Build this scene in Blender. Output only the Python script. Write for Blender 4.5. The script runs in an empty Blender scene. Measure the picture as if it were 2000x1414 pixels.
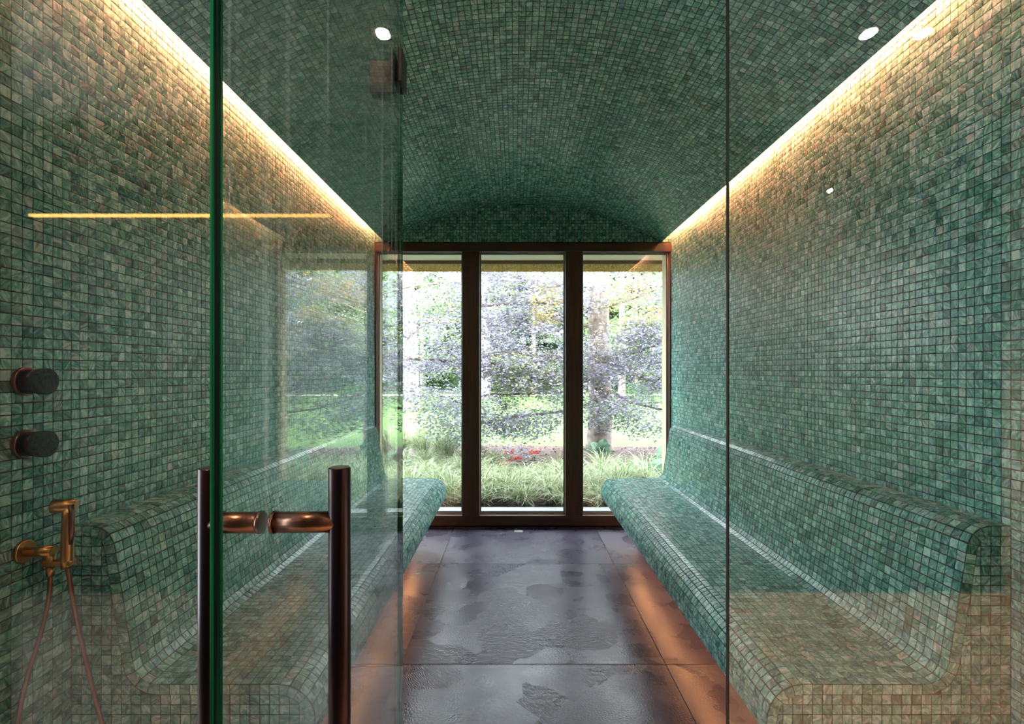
import bpy, bmesh, math, random
import numpy as np
from mathutils import Vector, Matrix, Quaternion

random.seed(7)
RS = np.random.RandomState(11)
SC = bpy.context.scene
COL = SC.collection

# ------------------------------------------------------------------ camera
F = 977.0            # focal length in pixels of the 2000 px wide frame
EYE = 1.358
cam_d = bpy.data.cameras.new('camera')
cam = bpy.data.objects.new('camera', cam_d)
COL.objects.link(cam)
cam.location = (0, 0, EYE)
cam.rotation_euler = (math.pi / 2, 0, 0)
cam_d.sensor_width = 36
cam_d.lens = 36 * F / 2000
cam_d.shift_x = -5 / 2000
cam_d.shift_y = 18 / 2000
cam_d.clip_start = 0.02
cam_d.clip_end = 300
SC.camera = cam

# ------------------------------------------------------------------ light
world = bpy.data.worlds.new('sky')
SC.world = world
world.use_nodes = True
wn = world.node_tree.nodes
wn['Background'].inputs[0].default_value = (0.86, 0.93, 1.0, 1)
wn['Background'].inputs[1].default_value = 4.6
sun_d = bpy.data.lights.new('sun', 'SUN')
sun_d.energy = 2.6
sun_d.angle = math.radians(1.5)
sun_d.color = (1.0, 0.93, 0.80)
sun = bpy.data.objects.new('sun', sun_d)
COL.objects.link(sun)
sun.rotation_euler = (math.radians(40), 0, math.radians(-28))   # high, from behind the house
LED_COVE = 62.0
LED_BENCH = 10.0
DOWN = 160.0
SC.view_settings.view_transform = 'Standard'
SC.view_settings.look = 'None'
SC.view_settings.gamma = 1
SC.view_settings.use_curve_mapping = False
SC.view_settings.exposure = 2.28
SC.cycles.use_denoising = True
SC.cycles.max_bounces = 14
SC.cycles.diffuse_bounces = 6
SC.cycles.transparent_max_bounces = 24
SC.cycles.sample_clamp_indirect = 6
SC.cycles.caustics_reflective = False
SC.cycles.caustics_refractive = False

# ------------------------------------------------------------------ room numbers (metres)
D = 4.35             # window wall
WL, WR = -1.215, 1.36
YP = 1.157           # glass partition
PITCH = 0.0271
HALF = 0.01212
XC = 0.0725          # vault centre
SPR_Z, HC, RISE = 2.476, 1.1975, 0.335
RAD = (HC * HC + RISE * RISE) / (2 * RISE)
ZC = SPR_Z + RISE - RAD
PHI = math.asin(HC / RAD)


def P(px, py, d):
    """world point seen at a pixel of the photograph at distance d"""
    return Vector(((px - 1005) / F * d, d, EYE - (py - 725) / F * d))


# ------------------------------------------------------------------ helpers
def new_obj(name, me, mat=None, parent=None, loc=None):
    o = bpy.data.objects.new(name, me)
    COL.objects.link(o)
    if mat is not None and me is not None and len(me.materials) == 0:
        me.materials.append(mat)
    if parent is not None:
        o.parent = parent
    if loc is not None:
        o.location = loc
    return o


def thing(name, label, cat, loc=(0, 0, 0), group=None):
    o = bpy.data.objects.new(name, None)
    o.empty_display_size = 0.1
    COL.objects.link(o)
    o.location = loc
    o['label'] = label
    o['category'] = cat
    if group:
        o['group'] = group
    return o


def tag(o, label, cat, group=None, kind=None):
    o['label'] = label
    o['category'] = cat
    if group:
        o['group'] = group
    if kind:
        o['kind'] = kind
    return o


def struct(o, label=None):
    o['kind'] = 'structure'
    if label:
        o['label'] = label
    return o


class MB:
    """collects primitives, builds ONE mesh object"""
    def __init__(self):
        self.bm = bmesh.new()

    def box(self, x0, x1, y0, y1, z0, z1, bev=0.0):
        r = bmesh.ops.create_cube(self.bm, size=1)
        vs = r['verts']
        for v in vs:
            v.co = Vector((x0 + (v.co.x + .5) * (x1 - x0), y0 + (v.co.y + .5) * (y1 - y0), z0 + (v.co.z + .5) * (z1 - z0)))
        if bev > 0:
            es = list({e for v in vs for e in v.link_edges})
            bmesh.ops.bevel(self.bm, geom=es, offset=bev, segments=2, profile=.5, affect='EDGES')
        return self

    def cyl(self, a, b, r0, r1=None, seg=20, cap=True, bev=0.0):
        a, b = Vector(a), Vector(b)
        if r1 is None:
            r1 = r0
        q = (b - a).to_track_quat('Z', 'Y')
        rings = []
        L = (b - a).length
        prof = [(0, r0), (L, r1)]
        if bev > 0:
            prof = [(0, r0 - bev), (bev, r0), (L - bev, r1), (L, r1 - bev)]
        for h, r in prof:
            rings.append([self.bm.verts.new(a + q @ Vector((r * math.cos(t * 2 * math.pi / seg), r * math.sin(t * 2 * math.pi / seg), h))) for t in range(seg)])
        for i in range(len(rings) - 1):
            for t in range(seg):
                f = self.bm.faces.new((rings[i][t], rings[i][(t + 1) % seg], rings[i + 1][(t + 1) % seg], rings[i + 1][t]))
                f.smooth = True
        if cap:
            self.bm.faces.new(list(reversed(rings[0])))
            self.bm.faces.new(rings[-1])
        return self

    def tube(self, pts, rads, seg=8, cap=True):
        pts = [Vector(p) for p in pts]
        n = len(pts)
        up = Vector((0.13, 0.21, 0.97))
        rings = []
        for i in range(n):
            t = (pts[min(i + 1, n - 1)] - pts[max(i - 1, 0)]).normalized()
            s = t.cross(up)
            if s.length < 1e-4:
                s = t.cross(Vector((1, 0, 0)))
            s.normalize()
            u2 = s.cross(t)
            r = rads[i] if hasattr(rads, '__len__') else rads
            rings.append([self.bm.verts.new(pts[i] + s * (r * math.cos(k * 2 * math.pi / seg)) + u2 * (r * math.sin(k * 2 * math.pi / seg))) for k in range(seg)])
        for i in range(n - 1):
            for k in range(seg):
                f = self.bm.faces.new((rings[i][k], rings[i][(k + 1) % seg], rings[i + 1][(k + 1) % seg], rings[i + 1][k]))
                f.smooth = True
        if cap:
            self.bm.faces.new(list(reversed(rings[0])))
            self.bm.faces.new(rings[-1])
        return self

    def prism(self, pts, vec):
        """polygon pts (3d) pushed along vec"""
        vec = Vector(vec)
        a = [self.bm.verts.new(Vector(p)) for p in pts]
        b = [self.bm.verts.new(Vector(p) + vec) for p in pts]
        self.bm.faces.new(a)
        self.bm.faces.new(list(reversed(b)))
        n = len(a)
        for i in range(n):
            self.bm.faces.new((a[i], b[i], b[(i + 1) % n], a[(i + 1) % n]))
        return self

    def build(self, name, mat, parent=None, loc=None):
        bmesh.ops.recalc_face_normals(self.bm, faces=self.bm.faces)
        me = bpy.data.meshes.new(name)
        self.bm.to_mesh(me)
        self.bm.free()
        return new_obj(name, me, mat, parent, loc)


def box(name, x0, x1, y0, y1, z0, z1, mat, parent=None, bev=0.0):
    return MB().box(x0, x1, y0, y1, z0, z1, bev).build(name, mat, parent)


def mesh_np(name, V, Fq, mat, parent=None, rnd=None, smooth=False):
    """V (n,3), Fq (m,k) faces of constant size k, rnd (m,3) random vector per face"""
    me = bpy.data.meshes.new(name)
    k = Fq.shape[1]
    me.vertices.add(len(V))
    me.vertices.foreach_set('co', np.ascontiguousarray(V, dtype=np.float32).ravel())
    me.loops.add(Fq.size)
    me.loops.foreach_set('vertex_index', np.ascontiguousarray(Fq, dtype=np.int32).ravel())
    me.polygons.add(len(Fq))
    me.polygons.foreach_set('loop_start', np.arange(0, Fq.size, k, dtype=np.int32))
    if smooth:
        me.polygons.foreach_set('use_smooth', np.ones(len(Fq), dtype=bool))
    me.update(calc_edges=True)
    me.validate()
    if rnd is not None:
        at = me.attributes.new('rnd', 'FLOAT_VECTOR', 'FACE')
        at.data.foreach_set('vector', np.ascontiguousarray(rnd, dtype=np.float32).ravel())
    return new_obj(name, me, mat, parent)


# ------------------------------------------------------------------ materials
def nt(name):
    m = bpy.data.materials.new(name)
    m.use_nodes = True
    t = m.node_tree
    return m, t, t.nodes, t.links, t.nodes['Principled BSDF']


def N(ns, typ, **kw):
    n = ns.new(typ)
    for k, v in kw.items():
        setattr(n, k, v)
    return n


def ramp(ns, stops):
    r = ns.new('ShaderNodeValToRGB')
    e = r.color_ramp.elements
    e[0].position, e[0].color = stops[0][0], (*stops[0][1], 1)
    e[1].position, e[1].color = stops[-1][0], (*stops[-1][1], 1)
    for p, c in stops[1:-1]:
        x = e.new(p)
        x.color = (*c, 1)
    return r


def simple(name, col, rough=.5, metal=0.0, noise=0.0, scale=20, bump=0.0, spec=.5):
    m, t, ns, ls, b = nt(name)
    b.inputs['Base Color'].default_value = (*col, 1)
    b.inputs['Roughness'].default_value = rough
    b.inputs['Metallic'].default_value = metal
    b.inputs['Specular IOR Level'].default_value = spec
    if noise or bump:
        g = N(ns, 'ShaderNodeNewGeometry')
        nz = N(ns, 'ShaderNodeTexNoise')
        nz.inputs['Scale'].default_value = scale
        nz.inputs['Detail'].default_value = 6
        ls.new(g.outputs['Position'], nz.inputs['Vector'])
        if noise:
            r = ramp(ns, [(.3, tuple(c * (1 - noise) for c in col)), (.7, tuple(min(1, c * (1 + noise)) for c in col))])
            ls.new(nz.outputs['Fac'], r.inputs[0])
            ls.new(r.outputs[0], b.inputs['Base Color'])
        if bump:
            bp = N(ns, 'ShaderNodeBump')
            bp.inputs['Strength'].default_value = bump
            bp.inputs['Distance'].default_value = .01
            ls.new(nz.outputs['Fac'], bp.inputs['Height'])
            ls.new(bp.outputs[0], b.inputs['Normal'])
    return m


def rnd_vec(ns, ls):
    a = N(ns, 'ShaderNodeAttribute', attribute_type='GEOMETRY', attribute_name='rnd')
    o = N(ns, 'ShaderNodeAttribute', attribute_type='OBJECT', attribute_name='rnd')
    s = N(ns, 'ShaderNodeVectorMath', operation='ADD')
    ls.new(a.outputs['Vector'], s.inputs[0])
    ls.new(o.outputs['Vector'], s.inputs[1])
    return s.outputs[0]


def tile_material():
    m, t, ns, ls, b = nt('glass_mosaic')
    rv = rnd_vec(ns, ls)
    sx = N(ns, 'ShaderNodeSeparateXYZ')
    ls.new(rv, sx.inputs[0])
    g = N(ns, 'ShaderNodeNewGeometry')
    ang = N(ns, 'ShaderNodeVectorMath', operation='SCALE')
    ang.inputs['Scale'].default_value = 6.283
    ls.new(rv, ang.inputs[0])
    rot = N(ns, 'ShaderNodeVectorRotate', rotation_type='EULER_XYZ')
    ls.new(g.outputs['Position'], rot.inputs['Vector'])
    ls.new(ang.outputs[0], rot.inputs['Rotation'])
    mp = N(ns, 'ShaderNodeMapping')
    mp.inputs['Scale'].default_value = (80, 16, 40)
    ls.new(rot.outputs[0], mp.inputs['Vector'])
    nz = N(ns, 'ShaderNodeTexNoise')
    nz.inputs['Scale'].default_value = 1.0
    nz.inputs['Detail'].default_value = 3
    nz.inputs['Distortion'].default_value = 1.6
    ls.new(mp.outputs[0], nz.inputs['Vector'])
    # tone = .62*a + .9*(noise-.5) + .12
    m1 = N(ns, 'ShaderNodeMath', operation='MULTIPLY_ADD')
    ls.new(sx.outputs[0], m1.inputs[0])
    m1.inputs[1].default_value = .58
    m1.inputs[2].default_value = -.72
    m2 = N(ns, 'ShaderNodeMath', operation='MULTIPLY_ADD')
    ls.new(nz.outputs['Fac'], m2.inputs[0])
    m2.inputs[1].default_value = 1.85
    ls.new(m1.outputs[0], m2.inputs[2])
    r1 = ramp(ns, [(0, (0.015, 0.095, 0.072)), (.25, (0.046, 0.210, 0.159)), (.49, (0.116, 0.350, 0.272)), (.70, (0.232, 0.500, 0.410)), (.93, (0.433, 0.700, 0.616))])
    r2 = ramp(ns, [(0, (0.016, 0.085, 0.087)), (.25, (0.055, 0.205, 0.200)), (.49, (0.143, 0.340, 0.329)), (.70, (0.270, 0.490, 0.472)), (.93, (0.460, 0.680, 0.677))])
    ls.new(m2.outputs[0], r1.inputs[0])
    ls.new(m2.outputs[0], r2.inputs[0])
    mx = N(ns, 'ShaderNodeMix', data_type='RGBA')
    ls.new(sx.outputs[1], mx.inputs[0])
    ls.new(r1.outputs[0], mx.inputs[6])
    ls.new(r2.outputs[0], mx.inputs[7])
    r3 = ramp(ns, [(0, (0.026, 0.090, 0.078)), (.35, (0.088, 0.205, 0.180)), (.58, (0.211, 0.340, 0.310)), (.93, (0.458, 0.580, 0.540))])
    ls.new(m2.outputs[0], r3.inputs[0])
    gt = N(ns, 'ShaderNodeMath', operation='GREATER_THAN')
    ls.new(sx.outputs[2], gt.inputs[0])
    gt.inputs[1].default_value = .88
    mz = N(ns, 'ShaderNodeMix', data_type='RGBA')
    ls.new(gt.outputs[0], mz.inputs[0])
    ls.new(mx.outputs[2], mz.inputs[6])
    ls.new(r3.outputs[0], mz.inputs[7])
    ls.new(mz.outputs[2], b.inputs['Base Color'])
    b.inputs['Roughness'].default_value = .27
    b.inputs['Specular IOR Level'].default_value = .55
    bp = N(ns, 'ShaderNodeBump')
    bp.inputs['Strength'].default_value = .12
    bp.inputs['Distance'].default_value = .002
    ls.new(nz.outputs['Fac'], bp.inputs['Height'])
    ls.new(bp.outputs[0], b.inputs['Normal'])
    return m


def glass_material(name, tint=(.97, .985, .978), streaks=0.0):
    """thin sheet: Schlick mix of see-through and mirror"""
    m, t, ns, ls, b = nt(name)
    ns.remove(b)
    out = ns['Material Output']
    g = N(ns, 'ShaderNodeNewGeometry')
    dot = N(ns, 'ShaderNodeVectorMath', operation='DOT_PRODUCT')
    ls.new(g.outputs['Normal'], dot.inputs[0])
    ls.new(g.outputs['Incoming'], dot.inputs[1])
    ab = N(ns, 'ShaderNodeMath', operation='ABSOLUTE')
    ls.new(dot.outputs['Value'], ab.inputs[0])
    om = N(ns, 'ShaderNodeMath', operation='SUBTRACT')
    om.inputs[0].default_value = 1
    ls.new(ab.outputs[0], om.inputs[1])
    pw = N(ns, 'ShaderNodeMath', operation='POWER')
    ls.new(om.outputs[0], pw.inputs[0])
    pw.inputs[1].default_value = 5
    fr = N(ns, 'ShaderNodeMath', operation='MULTIPLY_ADD')
    ls.new(pw.outputs[0], fr.inputs[0])
    fr.inputs[1].default_value = .96
    fr.inputs[2].default_value = .045
    tr = N(ns, 'ShaderNodeBsdfTransparent')
    tr.inputs[0].default_value = (*tint, 1)
    gl = N(ns, 'ShaderNodeBsdfGlossy')
    gl.inputs['Roughness'].default_value = 0.0
    mx = N(ns, 'ShaderNodeMixShader')
    ls.new(fr.outputs[0], mx.inputs[0])
    ls.new(tr.outputs[0], mx.inputs[1])
    ls.new(gl.outputs[0], mx.inputs[2])
    last = mx.outputs[0]
    if streaks:
        mp = N(ns, 'ShaderNodeMapping')
        mp.inputs['Scale'].default_value = (60, 60, 1.1)
        ls.new(g.outputs['Position'], mp.inputs['Vector'])
        nz = N(ns, 'ShaderNodeTexNoise')
        nz.inputs['Scale'].default_value = 1
        nz.inputs['Detail'].default_value = 4
        ls.new(mp.outputs[0], nz.inputs['Vector'])
        r = ramp(ns, [(.58, (0, 0, 0)), (.78, (streaks,) * 3)])
        ls.new(nz.outputs['Fac'], r.inputs[0])
        df = N(ns, 'ShaderNodeBsdfDiffuse')
        df.inputs[0].default_value = (.75, .72, .68, 1)
        tl = N(ns, 'ShaderNodeBsdfTranslucent')
        tl.inputs[0].default_value = (.75, .72, .68, 1)
        ad = N(ns, 'ShaderNodeMixShader')
        ls.new(df.outputs[0], ad.inputs[1])
        ls.new(tl.outputs[0], ad.inputs[2])
        m3 = N(ns, 'ShaderNodeMixShader')
        ls.new(r.outputs[0], m3.inputs[0])
        ls.new(last, m3.inputs[1])
        ls.new(ad.outputs[0], m3.inputs[2])
        last = m3.outputs[0]
    ls.new(last, out.inputs['Surface'])
    return m


def floor_material():
    m, t, ns, ls, b = nt('patchwork_stoneware')
    rv = rnd_vec(ns, ls)
    g = N(ns, 'ShaderNodeNewGeometry')
    off = N(ns, 'ShaderNodeVectorMath', operation='MULTIPLY_ADD')
    ls.new(rv, off.inputs[0])
    off.inputs[1].default_value = (9.3, 7.1, 0)
    ls.new(g.outputs['Position'], off.inputs[2])
    # rectangular patches of unequal size
    vp = N(ns, 'ShaderNodeTexVoronoi', feature='F1', distance='CHEBYCHEV', voronoi_dimensions='2D')
    vp.inputs['Scale'].default_value = 4.2
    ls.new(off.outputs[0], vp.inputs['Vector'])
    sp = N(ns, 'ShaderNodeSeparateColor')
    ls.new(vp.outputs['Color'], sp.inputs[0])
    # three relief drawings
    w1 = N(ns, 'ShaderNodeTexVoronoi', feature='DISTANCE_TO_EDGE', voronoi_dimensions='2D')
    w1.inputs['Scale'].default_value = 75
    ls.new(off.outputs[0], w1.inputs['Vector'])
    w2 = N(ns, 'ShaderNodeTexWave', wave_type='RINGS', rings_direction='Z')
    w2.inputs['Scale'].default_value = 38
    w2.inputs['Distortion'].default_value = 9
    w2.inputs['Detail'].default_value = 3
    ls.new(off.outputs[0], w2.inputs['Vector'])
    w3 = N(ns, 'ShaderNodeTexNoise')
    w3.inputs['Scale'].default_value = 70
    w3.inputs['Detail'].default_value = 5
    ls.new(off.outputs[0], w3.inputs['Vector'])
    ca = N(ns, 'ShaderNodeMath', operation='GREATER_THAN')
    ls.new(sp.outputs[0], ca.inputs[0])
    ca.inputs[1].default_value = .45
    cb = N(ns, 'ShaderNodeMath', operation='GREATER_THAN')
    ls.new(sp.outputs[1], cb.inputs[0])
    cb.inputs[1].default_value = .55
    x1 = N(ns, 'ShaderNodeMix', data_type='FLOAT')
    ls.new(ca.outputs[0], x1.inputs[0])
    ls.new(w1.outputs[0], x1.inputs[2])
    ls.new(w3.outputs['Fac'], x1.inputs[3])
    x2 = N(ns, 'ShaderNodeMix', data_type='FLOAT')
    ls.new(cb.outputs[0], x2.inputs[0])
    ls.new(x1.outputs[0], x2.inputs[2])
    ls.new(w2.outputs['Fac'], x2.inputs[3])
    big = N(ns, 'ShaderNodeTexNoise')
    big.inputs['Scale'].default_value = 5.5
    big.inputs['Detail'].default_value = 7
    ls.new(off.outputs[0], big.inputs['Vector'])
    tone = N(ns, 'ShaderNodeMath', operation='MULTIPLY_ADD')
    ls.new(sp.outputs[2], tone.inputs[0])
    tone.inputs[1].default_value = .14
    ls.new(big.outputs['Fac'], tone.inputs[2])
    rc = ramp(ns, [(.35, (.042, .036, .058)), (.62, (.060, .052, .080)), (.95, (.086, .076, .112))])
    ls.new(tone.outputs[0], rc.inputs[0])
    ls.new(rc.outputs[0], b.inputs['Base Color'])
    rr = ramp(ns, [(.4, (.24,) * 3), (.85, (.36,) * 3)])
    b.inputs['Specular IOR Level'].default_value = .36
    ls.new(tone.outputs[0], rr.inputs[0])
    ls.new(rr.outputs[0], b.inputs['Roughness'])
    bp = N(ns, 'ShaderNodeBump')
    bp.inputs['Strength'].default_value = .28
    bp.inputs['Distance'].default_value = .002
    ls.new(x2.outputs[0], bp.inputs['Height'])
    ls.new(bp.outputs[0], b.inputs['Normal'])
    return m


def leaf_material(name, stops, transl=.35, rough=.45):
    m, t, ns, ls, b = nt(name)
    rv = rnd_vec(ns, ls)
    sx = N(ns, 'ShaderNodeSeparateXYZ')
    ls.new(rv, sx.inputs[0])
    r = ramp(ns, stops)
    ls.new(sx.outputs[0], r.inputs[0])
    ls.new(r.outputs[0], b.inputs['Base Color'])
    b.inputs['Roughness'].default_value = rough
    tl = N(ns, 'ShaderNodeBsdfTranslucent')
    ls.new(r.outputs[0], tl.inputs[0])
    mx = N(ns, 'ShaderNodeMixShader')
    mx.inputs[0].default_value = transl
    ls.new(b.outputs[0], mx.inputs[1])
    ls.new(tl.outputs[0], mx.inputs[2])
    ls.new(mx.outputs[0], ns['Material Output'].inputs['Surface'])
    return m


def emit(name, col, strength):
    m, t, ns, ls, b = nt(name)
    b.inputs['Base Color'].default_value = (0, 0, 0, 1)
    b.inputs['Emission Color'].default_value = (*col, 1)
    b.inputs['Emission Strength'].default_value = strength
    return m


def wood_material(name, dark, light, axis_scale):
    m, t, ns, ls, b = nt(name)
    g = N(ns, 'ShaderNodeNewGeometry')
    mp = N(ns, 'ShaderNodeMapping')
    mp.inputs['Scale'].default_value = axis_scale
    ls.new(g.outputs['Position'], mp.inputs['Vector'])
    nz = N(ns, 'ShaderNodeTexNoise')
    nz.inputs['Scale'].default_value = 1
    nz.inputs['Detail'].default_value = 6
    nz.inputs['Distortion'].default_value = .6
    ls.new(mp.outputs[0], nz.inputs['Vector'])
    r = ramp(ns, [(.3, dark), (.7, light)])
    ls.new(nz.outputs['Fac'], r.inputs[0])
    ls.new(r.outputs[0], b.inputs['Base Color'])
    b.inputs['Roughness'].default_value = .38
    return m


M = {}
M['tile'] = tile_material()
M['grout'] = simple('grout', (.022, .013, .010), .8, noise=.3, scale=120)
M['glass'] = glass_material('clear_glass')
M['door_glass'] = glass_material('door_glass', (.965, .985, .975), streaks=.16)
M['window_glass'] = glass_material('window_glass', (.97, .985, .98))
M['glass_edge'] = simple('green_glass_edge', (.0, .035, .018), .05, spec=1.0, noise=.9, scale=12)
_m, _t, _ns, _ls, _b = nt('green_glass_edge')
_g = N(_ns, 'ShaderNodeNewGeometry')
_mp = N(_ns, 'ShaderNodeMapping')
_mp.inputs['Scale'].default_value = (420, 60, 1.3)
_ls.new(_g.outputs['Position'], _mp.inputs['Vector'])
_nz = N(_ns, 'ShaderNodeTexNoise')
_nz.inputs['Scale'].default_value = 1
_nz.inputs['Detail'].default_value = 3
_ls.new(_mp.outputs[0], _nz.inputs['Vector'])
_r = ramp(_ns, [(.40, (.001, .014, .008)), (.55, (.003, .07, .035)), (.70, (.012, .42, .20))])
_ls.new(_nz.outputs['Fac'], _r.inputs[0])
_ls.new(_r.outputs[0], _b.inputs['Base Color'])
_b.inputs['Roughness'].default_value = .08
M['glass_edge'] = _m
M['glass_arris'] = simple('ground_glass_arris', (.22, .42, .33), .3)
M['floor'] = floor_material()
M['joint'] = simple('floor_joint', (.10, .075, .065), .8)
M['wood'] = wood_material('dark_stained_timber', (.034, .013, .006), (.080, .032, .014), (45, 45, 2.5))
M['wood_h'] = wood_material('dark_stained_timber_rail', (.034, .013, .006), (.080, .032, .014), (2.5, 45, 45))
M['cream'] = simple('cream_paint', (.55, .45, .30), .6)
M['alu'] = simple('grey_window_bead', (.42, .45, .45), .35, metal=.3)
M['gasket'] = simple('black_gasket', (.012, .012, .012), .5)
M['bronze'] = simple('brushed_bronze', (.20, .105, .07), .28, metal=1.0)
M['darkbronze'] = simple('dark_bronze', (.034, .024, .026), .30, metal=1.0)
M['brass'] = simple('aged_brass', (.48, .26, .09), .30, metal=1.0)
M['stone'] = simple('green_stone_face', (.030, .055, .042), .6, noise=.6, scale=150, spec=.15)
M['black'] = simple('dark_plinth', (.010, .008, .008), .7)
M['plaster'] = simple('warm_grey_plaster', (.42, .36, .31), .8, noise=.08, scale=6)
M['darkwall'] = simple('dark_grey_plaster', (.02, .018, .019), .7, noise=.15, scale=5)
M['antefloor'] = simple('taupe_stoneware', (.38, .30, .25), .6, noise=.12, scale=5)
M['ceil'] = simple('pale_ceiling_paint', (.42, .43, .40), .9)
M['trim'] = simple('lamp_trim', (.6, .45, .35), .3, metal=1.0)
M['lamp'] = emit('lamp_lens', (1.0, .78, .55), DOWN)
M['led'] = emit('cove_led', (1.0, .31, .14), LED_COVE)
M['led_bench'] = emit('bench_led', (1.0, .42, .17), LED_BENCH)
M['led_line'] = emit('back_wall_led', (1.0, .45, .10), 5.0)

TILE_T = np.array([  # unit tile: x,y in -1..1 times half size, z in metres
    (-.955, -.955, .0018), (.955, -.955, .0018), (.955, .955, .0018), (-.955, .955, .0018),
    (-1, -1, .00174), (1, -1, .00174), (1, 1, .00174), (-1, 1, .00174),
    (-1, -1, -.001), (1, -1, -.001), (1, 1, -.001), (-1, 1, -.001)])
TILE_F = np.array([(0, 1, 2, 3)] + [(4 + i, 4 + (i + 1) % 4, (i + 1) % 4, i) for i in range(4)] +
                  [(8 + i, 8 + (i + 1) % 4, 4 + (i + 1) % 4, 4 + i) for i in range(4)])
_tm = bpy.data.meshes.new('tile')
_tm.from_pydata([(x * HALF, y * HALF, z) for x, y, z in TILE_T], [], [tuple(f) for f in TILE_F])
_tm.materials.append(M['tile'])
TILE_MESH = _tm


def jitter(C, U, V, Nn, amt=.004):
    n = len(C)
    a = RS.normal(0, amt, n)[:, None]
    b = RS.normal(0, amt, n)[:, None]
    c = RS.normal(0, .012, n)[:, None]
    N2 = Nn + a * U + b * V
    N2 /= np.linalg.norm(N2, axis=1)[:, None]
    U2 = U + c * V
    U2 = U2 - (U2 * N2).sum(1)[:, None] * N2
    U2 /= np.linalg.norm(U2, axis=1)[:, None]
    V2 = np.cross(N2, U2)
    return C + Nn * RS.uniform(-.0002, .0003, n)[:, None], U2, V2, N2


def lay_tiles(parent, C, U, V, Nn, hu=None, hv=None, polys=None, n_single=300, ok=None):
    """the tiles that show largest become objects of their own, the rest one mesh.
    polys: list of (points Nx3, normal) cut pieces"""
    C, U, V, Nn = [np.asarray(a, dtype=float) for a in (C, U, V, Nn)]
    n = len(C)
    hu = np.full(n, HALF) if hu is None else np.asarray(hu)
    hv = np.full(n, HALF) if hv is None else np.asarray(hv)
    hu = hu * (1 + RS.normal(0, .012, n))
    hv = hv * (1 + RS.normal(0, .012, n))
    C, U, V, Nn = jitter(C, U, V, Nn)
    rnd = RS.rand(n, 3)
    rnd[:, 0] = np.clip(RS.normal(.5, .23, n), 0, 1)
    # projected size in the photograph
    d = np.maximum(C[:, 1], .05)
    px = 1005 + C[:, 0] / d * F
    py = 725 - (C[:, 2] - EYE) / d * F
    eye = np.array([0, 0, EYE])
    dirv = C - eye
    dist = np.linalg.norm(dirv, axis=1)
    cosv = -(dirv * Nn).sum(1) / dist
    area = cosv / dist ** 2
    bad = (px < 0) | (px > 2000) | (py < 0) | (py > 1414) | (cosv < .02)
    if ok is not None:
        bad |= ~ok(C, px, py)
    area[bad] = -1
    order = np.argsort(-area)
    pick = [i for i in order[:n_single] if area[i] > 0]
    single = np.zeros(n, bool)
    single[pick] = True
    inv = parent.matrix_world.inverted() if False else None
    pl = np.array(parent.location)
    for i in pick:
        o = bpy.data.objects.new('tile', TILE_MESH)
        COL.objects.link(o)
        o.parent = parent
        su, sv = hu[i] / HALF, hv[i] / HALF
        o.matrix_local = Matrix(((U[i, 0] * su, V[i, 0] * sv, Nn[i, 0], C[i, 0] - pl[0]),
                                 (U[i, 1] * su, V[i, 1] * sv, Nn[i, 1], C[i, 1] - pl[1]),
                                 (U[i, 2] * su, V[i, 2] * sv, Nn[i, 2], C[i, 2] - pl[2]), (0, 0, 0, 1)))
        o['rnd'] = [float(v) for v in rnd[i]]
    k = ~single
    C, U, V, Nn, hu, hv, rr = C[k] - pl, U[k], V[k], Nn[k], hu[k], hv[k], rnd[k]
    m = len(C)
    Vt = (C[:, None, :] + TILE_T[None, :, 0:1] * (hu[:, None] * 1.0)[:, :, None] * U[:, None, :]
          + TILE_T[None, :, 1:2] * hv[:, None, None] * V[:, None, :] + TILE_T[None, :, 2:3] * Nn[:, None, :]).reshape(-1, 3)
    Ft = (TILE_F[None] + (np.arange(m) * 12)[:, None, None]).reshape(-1, 4)
    if m:
        o = mesh_np('mosaic_tiles', Vt, Ft, M['tile'], parent, np.repeat(rr, 9, axis=0))
        o['kind'] = 'stuff'
    if polys:
        vs, fs, rv = [], [], []
        for pts, nn in polys:
            nn = np.array(nn, float)
            r3 = RS.rand(3)
            r3[0] = np.clip(RS.normal(.5, .23), 0, 1)
            b0 = len(vs)
            q = len(pts)
            for p_ in pts:
                vs.append(tuple(np.array(p_) + nn * .0018 - pl))
            for p_ in pts:
                vs.append(tuple(np.array(p_) - nn * .001 - pl))
            fs.append(tuple(range(b0, b0 + q)))
            rv.append(r3)
            for i in range(q):
                fs.append((b0 + q + i, b0 + q + (i + 1) % q, b0 + (i + 1) % q, b0 + i))
                rv.append(r3)
        me = bpy.data.meshes.new('cut_tiles')
        me.from_pydata(vs, [], fs)
        at = me.attributes.new('rnd', 'FLOAT_VECTOR', 'FACE')
        at.data.foreach_set('vector', np.array(rv, dtype=np.float32).ravel())
        o = new_obj('cut_tiles', me, M['tile'], parent)
        o['kind'] = 'stuff'


def clip_half(poly, q, n, off):
    """keep points with (x-q).n > off"""
    out = []
    k = len(poly)
    for i in range(k):
        a, b = poly[i], poly[(i + 1) % k]
        da = (a[0] - q[0]) * n[0] + (a[1] - q[1]) * n[1] - off
        db = (b[0] - q[0]) * n[0] + (b[1] - q[1]) * n[1] - off
        if da > 0:
            out.append(a)
        if da * db < 0:
            s = da / (da - db)
            out.append((a[0] + s * (b[0] - a[0]), a[1] + s * (b[1] - a[1])))
    return out


def poly_area(p):
    return abs(sum(p[i][0] * p[(i + 1) % len(p)][1] - p[(i + 1) % len(p)][0] * p[i][1] for i in range(len(p)))) / 2 if len(p) > 2 else 0


# ------------------------------------------------------------------ the room shell
TOP = 3.06
wl = struct(box('wall_left', WL - .25, WL, YP + .0, D + .25, 0, TOP, M['grout']), 'long left wall of green glass mosaic')
wr = struct(box('wall_right', WR, WR + .25, YP + .0, D + .25, 0, TOP, M['grout']), 'long right wall of green glass mosaic')

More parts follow.
